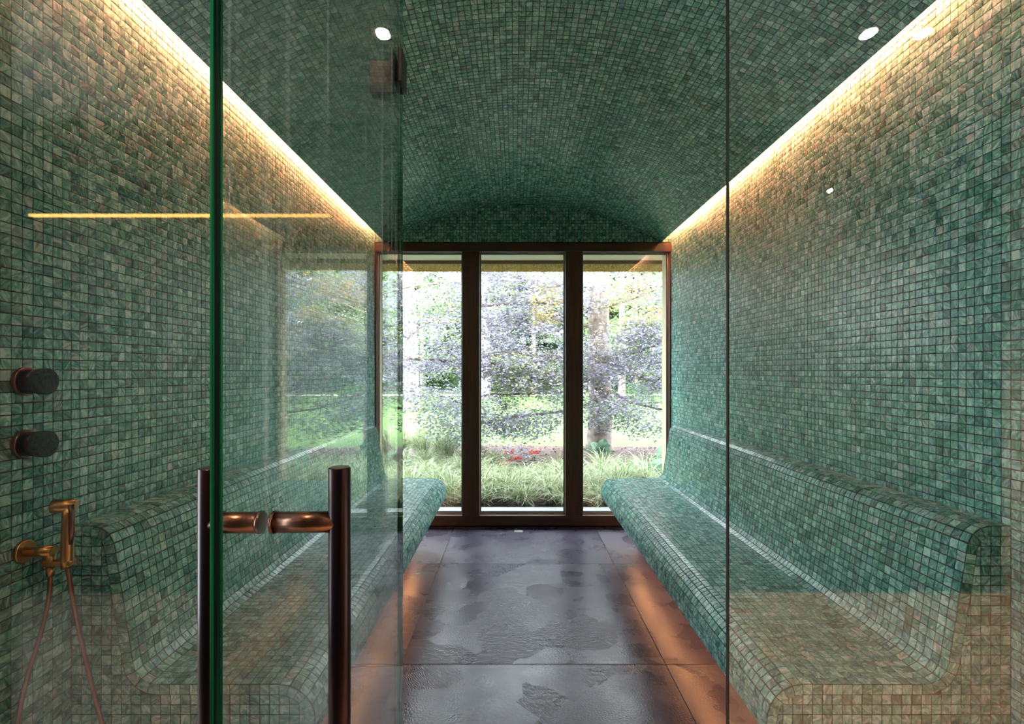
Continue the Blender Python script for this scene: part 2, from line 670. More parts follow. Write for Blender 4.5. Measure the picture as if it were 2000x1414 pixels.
BY0, BY1 = 1.37, 4.01           # bench ends
for o, x, nx in ((wl, WL, 1), (wr, WR, -1)):
    ys = np.arange(D - PITCH / 2, YP + .01, -PITCH)
    zs = np.arange(PITCH / 2 + .006, 2.72, PITCH)
    Y, Z = np.meshgrid(ys, zs)
    Y, Z = Y.ravel(), Z.ravel()
    keep = ~((Y > BY0 + .03) & (Y < BY1 - .03) & (Z < .905))
    Y, Z = Y[keep], Z[keep]
    n = len(Y)
    C = np.stack([np.full(n, x), Y, Z], 1)
    Nn = np.tile([nx, 0, 0], (n, 1)).astype(float)
    U = np.tile([0, 1, 0], (n, 1)).astype(float)
    V = np.cross(Nn, U)
    lay_tiles(o, C, U, V, Nn, ok=(lambda C_, px, py: (C_[:, 1] > BY0) & (C_[:, 2] > .94)) if nx < 0 else (lambda C_, px, py: (C_[:, 2] > .94)))

# vaulted ceiling : shell 5 cm thick
NA = 96


def arc_pt(a, r=RAD):
    return XC + r * math.sin(a), ZC + r * math.cos(a)


mb = MB()
inner = [arc_pt(-PHI + 2 * PHI * i / NA) for i in range(NA + 1)]
outer = [arc_pt(-PHI + 2 * PHI * i / NA, RAD + .05) for i in range(NA + 1)]
prof = inner + outer[::-1]
bm = mb.bm
v0 = [bm.verts.new((x, YP + .012, z)) for x, z in prof]
v1 = [bm.verts.new((x, D + .02, z)) for x, z in prof]
k = len(prof)
for i in range(k):
    bm.faces.new((v0[i], v0[(i + 1) % k], v1[(i + 1) % k], v1[i]))
ceil = struct(mb.build('ceiling', M['grout']), 'shallow barrel vault of green glass mosaic')
arc_len = 2 * PHI * RAD
na = int(arc_len // PITCH)
da = 2 * PHI / na
ys = np.arange(D - PITCH / 2, YP + .03, -PITCH)
A, Y = np.meshgrid(-PHI + (np.arange(na) + .5) * da, ys)
A, Y = A.ravel(), Y.ravel()
C = np.stack([XC + RAD * np.sin(A), Y, ZC + RAD * np.cos(A)], 1)
Nn = -np.stack([np.sin(A), 0 * A, np.cos(A)], 1)
U = np.tile([0, 1, 0], (len(A), 1)).astype(float)
V = np.cross(Nn, U)
lay_tiles(ceil, C, U, V, Nn)

# roof slab that closes the lighting coves
struct(box('roof_slab', WL - .25, WR + .25, YP - .01, D + .28, TOP, TOP + .2, M['darkwall']))
# gable above the window
gab = struct(box('wall_gable', WL - .25, WR + .25, D, D + .25, 2.470, TOP, M['grout']), 'arched gable of dark green mosaic above the window')
polys, Cs = [], []
z = 2.476 + PITCH / 2 + .004
while z < 2.84:
    x = WL + PITCH / 2 + .004
    while x < WR:
        r = math.hypot(x - XC, z - ZC)
        lim = RAD - .002
        cove = abs(x - XC) > HC + .004
        if cove:
            if z < 2.70:
                Cs.append((x, D, z))
        elif r + HALF * 1.5 < lim:
            Cs.append((x, D, z))
        elif r - HALF * 1.4 < lim:
            sq = [(x - HALF, z - HALF), (x + HALF, z - HALF), (x + HALF, z + HALF), (x - HALF, z + HALF)]
            nrm = (-(x - XC) / r, -(z - ZC) / r)
            q = (XC + (x - XC) / r * lim, ZC + (z - ZC) / r * lim)
            pc = clip_half(sq, q, nrm, 0)
            if poly_area(pc) > .15 * 4 * HALF * HALF:
                polys.append(([(a, D, b) for a, b in pc], (0, -1, 0)))
        x += PITCH
    z += PITCH
n = len(Cs)
Nn = np.tile([0, -1, 0], (n, 1)).astype(float)
U = np.tile([1, 0, 0], (n, 1)).astype(float)
lay_tiles(gab, np.array(Cs), U, np.cross(Nn, U), Nn, polys=polys)

# ------------------------------------------------------------------ floor
floor = struct(box('floor', WL - .25, WR + .25, YP, D + .05, -.12, -.004, M['joint']), 'steam room floor of large patchwork relief tiles')
FX = [WL, -.525, .70, WR]
FY = [YP - .04, 1.109 + 1.21, 3.529, D]
FY[0] = YP
for i in range(3):
    for j in range(3):
        o = box('floor_tile', FX[i] + .0015, FX[i + 1] - .0015, FY[j] + .0015, FY[j + 1] - .0015, -.02, 0, M['floor'], floor, bev=.0012)
        o['rnd'] = [random.random(), random.random(), random.random()]
# linear drain by the window
dr = thing('shower_drain', 'long thin tiled shower drain cover in the floor below the window', 'drain', (XC - .06, D - .10, 0))
mb = MB()
for a, b in ((-.48, -.02), (.06, .50)):
    mb.box(a, b, -.028, -.026, .0, .0012)
    mb.box(a, b, .026, .028, .0, .0012)
mb.box(-.482, -.478, -.028, .028, 0, .0012)
mb.box(-.024, -.019, -.028, .028, 0, .0012)
mb.box(.498, .502, -.028, .028, 0, .0012)
mb.build('channel_gap', M['black'], dr)
mb = MB()
mb.box(-.015, .055, -.028, .028, 0, .0008)
mb.build('end_cap', M['alu'], dr)

# ------------------------------------------------------------------ benches
def arc(cx, cz, r, a0, a1, n=8):
    return [(cx + r * math.cos(math.radians(a0 + (a1 - a0) * i / n)), cz + r * math.sin(math.radians(a0 + (a1 - a0) * i / n))) for i in range(n + 1)]


SEAT, BACK = .500, .934
prof = [(0, BACK), (.030, BACK)]
prof += arc(.052, BACK - .066, .066, 90, 9.5, 8)
prof += arc(.250 - .017, SEAT + .066, .066, 189.5, 270, 8)
prof += arc(.567, SEAT - .1, .1, 90, 0, 10)
prof += arc(.612, .380, .055, 0, -90, 6)
prof += [(.38, .325), (.38, 0.0)]


def resample(pr, step, upto):
    segs, L = [], 0
    for a, b in zip(pr[:-1], pr[1:]):
        l = math.hypot(b[0] - a[0], b[1] - a[1])
        if l > 1e-6:
            segs.append((L, l, a, b))
            L += l
    L = min(L, upto)
    n = round(L / step)
    st = L / n
    res = []
    for i in range(n):
        s = (i + .5) * st
        for L0, l, a, b in segs:
            if L0 <= s <= L0 + l:
                f = (s - L0) / l
                # smooth tangent
                res.append(((a[0] + (b[0] - a[0]) * f, a[1] + (b[1] - a[1]) * f), s))
                break
    out = []
    for (p_, s) in res:
        pa = pt_at(segs, max(0, s - step * .45))
        pb = pt_at(segs, min(segs[-1][0] + segs[-1][1], s + step * .45))
        tx, tz = pb[0] - pa[0], pb[1] - pa[1]
        l = math.hypot(tx, tz)
        out.append((p_, (tx / l, tz / l), st))
    return out


def pt_at(segs, s):
    for L0, l, a, b in segs:
        if s <= L0 + l + 1e-9:
            f = (s - L0) / l
            return (a[0] + (b[0] - a[0]) * f, a[1] + (b[1] - a[1]) * f)
    return segs[-1][3]


def plen(pr):
    return sum(math.hypot(b[0] - a[0], b[1] - a[1]) for a, b in zip(pr[:-1], pr[1:]))


L_under = plen(prof[:-1])
poly_in = prof + [(0, 0)]


def inside(u, z):
    c = False
    k = len(poly_in)
    for i in range(k):
        (x1, y1), (x2, y2) = poly_in[i], poly_in[(i + 1) % k]
        if (y1 > z) != (y2 > z) and u < (x2 - x1) * (z - y1) / (y2 - y1) + x1:
            c = not c
    return c


def nearest(u, z):
    best = (9, None)
    for a, b in zip(prof[:-1], prof[1:]):
        dx, dz = b[0] - a[0], b[1] - a[1]
        l2 = dx * dx + dz * dz
        if l2 < 1e-12:
            continue
        f = max(0, min(1, ((u - a[0]) * dx + (z - a[1]) * dz) / l2))
        q = (a[0] + f * dx, a[1] + f * dz)
        d_ = math.hypot(u - q[0], z - q[1])
        if d_ < best[0]:
            best = (d_, q)
    return best


def make_bench(side, label):
    X = WR - .002 if side > 0 else WL + .002
    s = -1 if side > 0 else 1          # u to x
    root = thing('tiled_bench', label, 'bench', (X + s * .3, (BY0 + BY1) / 2, 0))
    pl = Vector(root.location)
    # core
    mb = MB()
    bm = mb.bm
    pts = [(X + s * (u + .0), z) for u, z in poly_in]
    a = [bm.verts.new(Vector((x, BY0, z)) - pl) for x, z in pts]
    b = [bm.verts.new(Vector((x, BY1, z)) - pl) for x, z in pts]
    k = len(pts)
    bm.faces.new(a)
    bm.faces.new(list(reversed(b)))
    for i in range(k):
        bm.faces.new((a[i], b[i], b[(i + 1) % k], a[(i + 1) % k]))
    mb.build('bench_body', M['grout'], root)
    C, U, V, Nn, hu, hv = [], [], [], [], [], []
    ys = np.arange(BY0 + PITCH / 2, BY1, PITCH)
    for (p_, t_, st) in resample(prof, PITCH, L_under):
        nrm = (t_[1] * -1, t_[0])       # left normal of (tu,tz)
        # outward: pointing away from the body
        nu, nz_ = -t_[1], t_[0]
        if inside(p_[0] + nu * .004, p_[1] + nz_ * .004):
            nu, nz_ = -nu, -nz_
        for y in ys:
            C.append((X + s * p_[0], y, p_[1]))
            nn = (s * nu, 0, nz_)
            Nn.append(nn)
            U.append((0, 1, 0))
            hv.append(min(HALF, st * .5 - .0011))
    # ends
    polys = []
    for yy, ny in ((BY0, -1), (BY1, 1)):
        segs_, L_ = [], 0
        for a_, b_ in zip(prof[:-1], prof[1:]):
            l_ = math.hypot(b_[0] - a_[0], b_[1] - a_[1])
            if l_ > 1e-6:
                segs_.append((L_, l_, a_, b_))
                L_ += l_
        nb_ = round(min(L_, L_under) / PITCH)
        st = min(L_, L_under) / nb_

        def off(s_, d_):
            q0, q1 = pt_at(segs_, max(0, s_ - .004)), pt_at(segs_, min(L_, s_ + .004))
            tu, tz = q1[0] - q0[0], q1[1] - q0[1]
            l_ = math.hypot(tu, tz)
            nu, nz_ = tz / l_, -tu / l_
            c_ = pt_at(segs_, s_)
            return (max(0, c_[0] + nu * d_ * sgn), c_[1] + nz_ * d_ * sgn)
        sgn = 1
        tq = off(.3, .01)
        if not inside(*tq):
            sgn = -1
        for i in range(nb_):
            s0, s1 = i * st + .0011, (i + 1) * st - .0011
            cn = [off(s0, .0008), off(s1, .0008), off(s1, PITCH - .0012), off(s0, PITCH - .0012)]
            cn = [(a_[0], a_[1]) for a_ in cn]
            polys.append(([(X + s * a_, yy, b_) for a_, b_ in cn], (0, ny, 0)))
        zz = SEAT - PITCH * 1.5
        zs = [zz + PITCH * i for i in range(-20, 25)]
        for z in zs:
            if z < HALF:
                continue
            u = PITCH / 2 + .001
            while u < .68:
                d_, q = nearest(u, z)
                ins = inside(u, z)
                lim = PITCH + .001
                if ins and d_ > lim + HALF * 1.42:
                    C.append((X + s * u, yy, z))
                    Nn.append((0, ny, 0))
                    U.append((1, 0, 0))
                    hv.append(HALF)
                elif (ins and d_ > lim - HALF * 1.42):
                    sq = [(u - HALF, z - HALF), (u + HALF, z - HALF), (u + HALF, z + HALF), (u - HALF, z + HALF)]
                    nrm = ((u - q[0]) / d_, (z - q[1]) / d_)
                    pc = clip_half(sq, q, nrm, lim)
                    if poly_area(pc) > .12 * 4 * HALF * HALF:
                        polys.append(([(X + s * a_, yy, b_) for a_, b_ in pc], (0, ny, 0)))
                u += PITCH
    C, U, Nn = np.array(C, float), np.array(U, float), np.array(Nn, float)
    V = np.cross(Nn, U)
    lay_tiles(root, C, U, V, Nn, hv=np.array(hv), polys=polys)
    # hidden strip light under the seat
    x0, x1 = sorted((X + s * .420, X + s * .445))
    ch = MB()
    for xa, xb in ((x0 - .004, x0), (x1, x1 + .004)):
        ch.box(xa - pl.x, xb - pl.x, BY0 + .02 - pl.y, BY1 - .05 - pl.y, .300, .324)
    ch.build('strip_channel', M['alu'], root)
    led = MB()
    led.box(x0 - pl.x, x1 - pl.x, BY0 + .02 - pl.y, BY1 - .05 - pl.y, .314, .324)
    led.build('strip_light', M['led_bench'], root)
    return root


make_bench(1, 'long mosaic bench with curved backrest along the right wall')
make_bench(-1, 'long mosaic bench with curved backrest along the left wall, seen through the door')

# cove lights
for side, X, s in (('left', WL, 1), ('right', WR, -1)):
    t_ = thing('cove_light', 'warm strip light hidden in the cove above the %s mosaic wall' % side, 'light', (0, 0, 0))
    x0, x1 = sorted((X + s * .062, X + s * .071))
    box('strip_light', x0, x1, YP + .02, D - .01, 2.600, 2.622, M['led'], t_)
    x2, x3 = sorted((X + s * .0712, X + s * .078))
    box('channel', x2, x3, YP + .02, D - .01, 2.535, 2.652, M['alu'], t_)
    x4, x5 = sorted((X + s * .0, X + s * .2))
    box('batten', x4, x5, YP + .02, D - .01, 2.653, 2.67, M['darkwall'], t_)

# ------------------------------------------------------------------ window
win = bpy.data.objects.new('window_1', None)
COL.objects.link(win)
win.location = (XC, D, 0)
struct(win, 'three tall fixed panes in a dark stained timber frame')
K = D / F


def wx(px):
    return (px - 1005) * K - XC


def wz(py):
    return EYE - (py - 725) * K


z_top0, z_top1 = wz(492.5), wz(475)
z_bot1, z_bot0 = wz(1006), wz(1026)
box('head_rail', wx(732.5), wx(1310.3), -.022, .056, z_top0, z_top1 - .001, M['wood_h'], win, .003)
box('bottom_rail', wx(732.5), wx(1310.3), -.015, .056, z_bot0, z_bot1, M['wood_h'], win, .003)
box('plinth', wx(732.5), wx(1310.3), .012, .056, .0, z_bot0, M['black'], win)
box('mullion', wx(903), wx(936.5), -.020, .085, z_bot1, z_top0, M['wood'], win, .003)
box('mullion', wx(1104), wx(1137.5), -.020, .085, z_bot1, z_top0, M['wood'], win, .003)
box('jamb', wx(732.5), wx(736.2), -.010, .056, z_bot1, z_top0, M['wood'], win, .002)
box('jamb', wx(1307), wx(1310.3), -.010, .056, z_bot1, z_top0, M['wood'], win, .002)
for i, (a, b) in enumerate(((736.2, 903), (936.5, 1104), (1137.5, 1307))):
    x0, x1 = wx(a), wx(b)
    mb = MB()
    w = .008
    mb.box(x0, x0 + w, .035, .055, z_bot1, z_top0)
    mb.box(x1 - w, x1, .035, .055, z_bot1, z_top0)
    mb.box(x0 + w, x1 - w, .035, .055, z_bot1, z_bot1 + .018)
    mb.box(x0 + w, x1 - w, .035, .055, z_top0 - w, z_top0)
    mb.build('glazing_bead', M['alu'], win)
    mb = MB()
    g = .004
    a0, a1, c0, c1 = x0 + w, x1 - w, z_bot1 + .018, z_top0 - w
    mb.box(a0, a0 + g, .037, .053, c0, c1)
    mb.box(a1 - g, a1, .037, .053, c0, c1)
    mb.box(a0 + g, a1 - g, .037, .053, c0, c0 + g)
    mb.box(a0 + g, a1 - g, .037, .053, c1 - g, c1)
    mb.build('gasket', M['gasket'], win)
    box('pane', a0 + g * .5, a1 - g * .5, .040, .050, c0 + g * .5, c1 - g * .5, M['window_glass'], win)

# outside: cream returns, sill, soffit
struct(box('trim_1', WL - .12, -1.210, D + .058, D + .21, 0, 2.5, M['cream']), 'cream outer jamb left of the window')
struct(box('trim_2', 1.345, WR + .15, D + .058, D + .21, 0, 2.5, M['cream']), 'cream outer jamb right of the window')
struct(box('window_sill', WL, WR, D + .10, D + .24, .02, z_bot1 + .004, M['alu']), 'pale metal outer sill')

# portal for the daylight (emits nothing)
pd = bpy.data.lights.new('window_portal', 'AREA')
pd.shape = 'RECTANGLE'
pd.size, pd.size_y = WR - WL, 2.4
pd.cycles.is_portal = True
po = bpy.data.objects.new('window_portal', pd)
COL.objects.link(po)
po.location = (XC, D + .11, 1.25)
po.rotation_euler = (-math.pi / 2, 0, 0)

# ------------------------------------------------------------------ glass partition
def pane_obj(name, pts, vec, mat, parent=None, edge_mat=None):
    """flat sheet: polygon pushed along vec; rim faces get the green edge material"""
    mb = MB()
    mb.prism(pts, vec)
    o = mb.build(name, mat, parent)
    o.data.materials.append(edge_mat or M['glass_edge'])
    v = Vector(vec).normalized()
    for f in o.data.polygons:
        if abs(f.normal.dot(v)) < .9:
            f.material_index = 1
    return o


def top_at(x):
    if abs(x - XC) >= HC:
        return 2.474
    a = math.asin((x - XC) / RAD)
    return ZC + RAD * math.cos(a) - .005


def panel_pts(x0, x1, z0):
    xs = [x0 + (x1 - x0) * i / 16 for i in range(17)]
    return [(x0, YP, z0), (x1, YP, z0)] + [(x, YP, top_at(x)) for x in reversed(xs)]


HX = -.262
RX = .4965
o = pane_obj('glass_panel', panel_pts(WL + .002, HX, .006), (0, .010, 0), M['glass'])
tag(o, 'fixed clear glass panel left of the doorway, in front of the shower fittings', 'glass panel')
gp_left = o
o = pane_obj('glass_panel', panel_pts(RX, WR - .002, .006), (0, .010, 0), M['glass'])
tag(o, 'fixed clear glass panel right of the doorway, in front of the right bench end', 'glass panel')
o = pane_obj('glass_panel', panel_pts(HX + .003, RX - .003, 2.312), (0, .010, 0), M['glass'])
tag(o, 'glass fanlight above the doorway under the vault', 'glass panel')
# polished arris of the right panel
o = box('edge_strip', RX - .0035, RX - .0005, YP + .001, YP + .009, .01, 2.30, M['gasket'], None)
tag(o, 'thin dark seal down the edge of the right glass panel', 'seal')

# wall over the partition
mb = MB()
for i in range(NA):
    a0, a1 = -PHI + 2 * PHI * i / NA, -PHI + 2 * PHI * (i + 1) / NA
    (x0, z0), (x1, z1) = arc_pt(a0), arc_pt(a1)
    mb.prism([(x0, YP, z0), (x1, YP, z1), (x1, YP, TOP), (x0, YP, TOP)], (0, .010, 0))
mb.box(WL, XC - HC, YP, YP + .010, 2.476, TOP)
mb.box(XC + HC, WR, YP, YP + .010, 2.476, TOP)
struct(mb.build('wall_front_over_arch', M['plaster']))
struct(box('wall_front_left', -3.2, WL, YP - .05, YP - .001, 0, TOP, M['plaster']))
struct(box('wall_front_right', WR, 3.0, YP - .05, YP - .001, 0, TOP, M['plaster']))

# anteroom behind and around the camera (seen mirrored in the glass)
struct(box('floor_anteroom', -3.2, 3.0, -.75, YP - .001, -.1, 0, M['antefloor']))
struct(box('ceiling_anteroom', -3.2, 3.0, -.75, YP - .001, 2.9, 3.0, M['ceil']))
struct(box('wall_back', -3.2, 3.0, -.85, -.75, 0, 3.0, M['darkwall']))
struct(box('wall_anteroom_left', -3.3, -3.2, -.85, YP, 0, 3.0, M['plaster']))
struct(box('wall_anteroom_right', 3.0, 3.1, -.85, YP, 0, 3.0, M['plaster']))
t_ = thing('wall_light', 'thin orange strip light along the back wall, mirrored in the left glass', 'light', (-2.05, -.75, 2.31))
box('strip_light', -.91, .92, .004, .020, -.007, .007, M['led_line'], t_)
box('profile', -.92, .93, 0, .03, .007, .03, M['darkbronze'], t_)
for x, y, lab in ((1.612, .045, 'left of two close'), (1.86, .045, 'right of two close'), (-.60, .045, 'single left')):
    t_ = thing('downlight', 'small round recessed downlight, %s ones in the anteroom ceiling' % lab, 'light', (x, y, 2.9))
    MB().cyl((0, 0, -.004), (0, 0, .001), .045, .050, 28).build('trim_ring', M['trim'], t_)
    MB().cyl((0, 0, -.007), (0, 0, -.0042), .030, .030, 28).build('lens', M['lamp'], t_)
    ld = bpy.data.lights.new('downlight_beam', 'SPOT')
    ld.energy = 135 if x > 0 else 50
    ld.color = (1.0, .60, .34)
    ld.spot_size = math.radians(86)
    ld.spot_blend = .6
    ld.shadow_soft_size = .03
    lo = bpy.data.objects.new('downlight_beam', ld)
    COL.objects.link(lo)
    lo.location = (x, y, 2.88)
    lo.rotation_euler = (math.radians(-20), 0, 0)

for x, sg, pw, col, lab in ((-3.18, 1, 24, (.80, .90, 1.0), 'left'), (2.98, -1, 4, (1.0, .80, .62), 'right')):  # added area lamps that brighten the interior; these side walls have no windows
    ld = bpy.data.lights.new('side_fill_' + lab, 'AREA')
    ld.shape = 'RECTANGLE'
    ld.size, ld.size_y = 2.0, 1.1
    ld.energy = pw
    ld.color = col
    lo = bpy.data.objects.new('side_fill_' + lab, ld)
    COL.objects.link(lo)
    lo.location = (x, .38, 1.45)
    lo.rotation_euler = (0, math.radians(-90) * sg, 0)

t_ = thing('spotlight', 'tiny round spot lamp high on the back wall, mirrored in the right glass', 'light', (1.92, -.75, 2.456))
MB().cyl((0, 0, 0), (0, .03, 0), .022, .020, 20, bev=.001).build('housing', M['darkbronze'], t_)
MB().cyl((0, .0302, 0), (0, .032, 0), .012, .012, 20).build('lens', M['lamp'], t_)

# ------------------------------------------------------------------ door leaf, opened towards the camera
door = bpy.data.objects.new('door_1', None)
COL.objects.link(door)
door.location = (-.258, YP, 0)
door.rotation_euler = (0, 0, math.radians(1.44))
struct(door, 'open frameless glass door with a bronze bar handle')
LW = .747
leaf = pane_obj('glass_leaf', [(0, -LW, .012), (0, -.002, .012), (0, -.002, 2.30), (0, -LW, 2.30)], (-.0105, 0, 0), M['door_glass'], door)
hd = MB().cyl((.066, -.657, .74), (.066, -.657, 1.262), .0108, seg=32, bev=.001).build('handle', M['darkbronze'], door)
hd['label'] = 'dark bronze tubular pull handle, one bar on each side of the glass'
MB().cyl((-.062, -.657, .74), (-.062, -.657, 1.262), .0108, seg=32, bev=.001).build('outer_bar', M['darkbronze'], hd)
for z in (1.207, .80):
    MB().cyl((.0028, -.657, z), (.066, -.657, z), .0104, seg=28).cyl((-.062, -.657, z), (-.0133, -.657, z), .0104, seg=28).build('crossbar', M['bronze'], hd)
    MB().cyl((0, -.657, z), (.0014, -.657, z), .0112, seg=28).cyl((.0018, -.657, z), (.003, -.657, z), .0116, seg=28).cyl((-.0135, -.657, z), (-.0105, -.657, z), .0114, seg=28).build('washer', M['bronze'], hd)
for z0 in (EYE + .640, .26):
    mb = MB()
    mb.box(.0004, .0085, -.055, .002, z0, z0 + .0745, .001)
    mb.box(-.019, -.0109, -.055, .002, z0, z0 + .0745, .001)
    hg = mb.build('hinge', M['darkbronze'], door)
    # wing that clamps the fixed panel
    mb = MB()
    mb.box(-.075, -.006, -.0085, -.0004, z0, z0 + .0745, .001)
    mb.box(-.075, -.006, .0104, .0185, z0, z0 + .0745, .001)
    mb.cyl((-.0055, .005, z0 + .004), (-.0055, .005, z0 + .070), .006, seg=14)
    w_ = mb.build('hinge_wing', M['darkbronze'], hg)
    w_.matrix_local = Matrix.Rotation(math.radians(-1.44), 4, 'Z')
# soft seal on the hinge side
MB().box(-.0120, -.0108, -.004, 0, .02, 2.29).build('seal', M['gasket'], door)

# ------------------------------------------------------------------ shower fittings on the left wall
for z, lab in ((EYE - .0245, 'upper'), (EYE - .1785, 'lower')):
    c = P(62, 745 if lab == 'upper' else 867, 1.235)
    t_ = thing('shower_control', '%s of the two round shower controls with bronze collar and green face' % lab, 'shower control', (WL + .003, 1.235, c.z))
    MB().cyl((0, 0, 0), (.012, 0, 0), .035, .035, 40, bev=.0015).build('collar', M['bronze'], t_)
    MB().cyl((.012, 0, 0), (.040, 0, 0), .030, .030, 40).build('barrel', M['darkbronze'], t_)
    MB().cyl((.040, 0, 0), (.060, 0, 0), .0325, .0325, 40, bev=.002).build('knob', M['stone'], t_)

hs = thing('hand_shower', 'aged brass hand shower on its wall bracket left of the bench end', 'shower', (WL + .003, 1.235, EYE - .445))


def HP(px, py, d):
    return P(px, py, d) - Vector(hs.location)


z_r = 0.0
MB().cyl((0, 0, 0), (.008, 0, 0), .029, .027, 32, bev=.001).build('wall_flange', M['brass'], hs)
MB().cyl((.008, 0, 0), (.075, 0, 0), .0125, .0125, 24).build('arm', M['brass'], hs)
bx_ = .108
mb = MB()
mb.box(.050, .122, -.012, .012, -.036, -.020, .004)
mb.cyl((.066, 0, -.036), (.066, 0, -.006), .011, .011, 16)
mb.build('bracket', M['brass'], hs)
body = MB().tube([(bx_, 0, -.040), (bx_, 0, -.02), (bx_, 0, .03), (bx_, .001, .08), (bx_, .002, .110)], [.0135, .0140, .0130, .0120, .0125], 20).build('handpiece', M['brass'], hs)
MB().cyl((bx_ - .032, -.006, .113), (bx_ + .015, .010, .110), .0175, .0145, 24, bev=.002).build('spray_head', M['brass'], body)
MB().tube([(bx_ + .014, -.006, .117), (bx_ + .019, -.008, .092), (bx_ + .018, -.008, .050), (bx_ + .014, -.006, .020)], [.006, .0065, .0055, .004], 10).build('trigger', M['bronze'], body)
MB().cyl((.066, 0, -.062), (.066, 0, -.036), .0085, .0100, 6).build('hose_nut', M['brass'], hs)


def bez(p0, p1, p2, p3, n):
    r = []
    for i in range(n + 1):
        t = i / n
        r.append(p0 * (1 - t) ** 3 + p1 * 3 * t * (1 - t) ** 2 + p2 * 3 * t * t * (1 - t) + p3 * t ** 3)
    return r


h0 = Vector((.066, 0, -.060))
a1 = HP(35, 1412, 1.200)
a2 = HP(199, 1410, 1.290)
low = (a1 + a2) / 2 + Vector((.0, 0, -.20))
low.y = .0
low.x = max(low.x, .06)
h3 = Vector((bx_, 0, -.040))
pts = bez(h0, h0 + Vector((0, 0, -.12)), a1 + Vector((.012, 0, .12)), a1, 90)
pts += bez(a1, a1 + Vector((-.008, 0, -.10)), low + Vector((-.06, 0, 0)), low, 60)[1:]
pts += bez(low, low + Vector((.07, 0, 0)), a2 + Vector((.03, 0, -.10)), a2, 60)[1:]
pts += bez(a2, a2 + Vector((-.045, -.0, .16)), h3 + Vector((.015, 0, -.09)), h3, 110)[1:]
for p_ in pts:
    p_.x = max(p_.x, .009)
# even steps of 1.7 mm, alternating radius for the spiral armour
ev, acc = [pts[0]], 0
for a, b in zip(pts[:-1], pts[1:]):
    l = (b - a).length
    s = 0
    while acc + (l - s) >= .0022:
        s += .0022 - acc
        ev.append(a + (b - a) * (s / l))
        acc = 0
    acc += l - s
MB().tube(ev, [.0058 if i % 2 else .0042 for i in range(len(ev))], 10).build('hose', M['bronze'], hs)

# ------------------------------------------------------------------ eave and garden
struct(box('trim_3', WL - 1.5, WR + 1.5, D + .12, 4.95, 2.455, 2.50, simple('soffit_cream', (.62, .58, .46), .7)), 'cream soffit outside above the window')
struct(box('trim_4', WL - 1.5, WR + 1.5, 4.95, 4.985, 2.42, 2.56, simple('brown_fascia', (.16, .09, .04), .6)), 'brown board under the thatch')
M['thatch'] = simple('straw_thatch', (.50, .36, .13), .85, noise=.45, scale=140, bump=.8)
ev_ = struct(box('thatched_eave', -3.0, 3.2, 4.99, 5.36, 2.425, 2.95, M['thatch']), 'cut straw edge of the thatched roof')
n = 9000
cx = RS.uniform(-2.2, 2.4, n)
cy = RS.uniform(4.99, 5.36, n)
cz = np.full(n, 2.428)
ln = RS.uniform(.006, .016, n)
w = RS.uniform(.0025, .005, n)
an = RS.uniform(0, math.pi, n)
tx, ty = RS.normal(0, .3, n), RS.normal(0, .3, n)
dx, dy = np.cos(an) * w, np.sin(an) * w
V = np.stack([np.stack([cx - dx, cy - dy, cz], 1), np.stack([cx + dx, cy + dy, cz], 1),
              np.stack([cx + dx + tx * ln, cy + dy + ty * ln, cz - ln], 1), np.stack([cx - dx + tx * ln, cy - dy + ty * ln, cz - ln], 1)], 1).reshape(-1, 3)
rr = RS.rand(n, 3)
M['straw'] = leaf_material('straw_ends', [(0, (.30, .19, .06)), (.5, (.55, .40, .15)), (1, (.75, .60, .30))], .15, .7)
o = mesh_np('straw_ends', V, np.arange(n * 4).reshape(-1, 4), M['straw'], ev_, rr)
o['kind'] = 'stuff'
# main roof of the house, keeps the sun off the window
mb = MB()
mb.prism([(-6, 5.35, 2.95), (-6, 5.0, 2.95), (-6, 1.5, 5.6), (-6, 1.5, 6.1)], (12.5, 0, 0))
mb.prism([(-6, -4.0, 2.95), (-6, -3.6, 2.95), (-6, 1.5, 5.6), (-6, 1.5, 6.1)], (12.5, 0, 0))
struct(mb.build('roof', M['thatch']), 'thatched roof of the house')
struct(box('wall_outer_left', -6, WL - .25, D, D + .2, 0, 3.3, M['plaster']))
struct(box('wall_outer_right', WR + .25, 6.5, D, D + .2, 0, 3.3, M['plaster']))

# ground
M['lawn'] = simple('lawn_grass', (.052, .105, .018), .9, noise=.35, scale=3.0, bump=.5)
M['mulch'] = simple('bark_mulch', (.075, .045, .040), .95, noise=.7, scale=30, bump=1.0)
M['path'] = simple('pale_gravel', (.38, .33, .27), .9, noise=.2, scale=40)
gx = np.linspace(-40, 45, 86)
gy = np.concatenate([np.linspace(4.62, 12, 40), np.linspace(12.6, 70, 60)])
X, Y = np.meshgrid(gx, gy)
Z = -.03 + .02 * np.sin(X * .7) * np.cos(Y * .5)
Vg = np.stack([X.ravel(), Y.ravel(), Z.ravel()], 1)
q = []
for j in range(len(gy) - 1):
    for i in range(len(gx) - 1):
        a = j * len(gx) + i
        q.append((a, a + 1, a + 1 + len(gx), a + len(gx)))
o = mesh_np('lawn', Vg, np.array(q), M['lawn'], None, smooth=True)
struct(o, 'sunlit mown lawn')
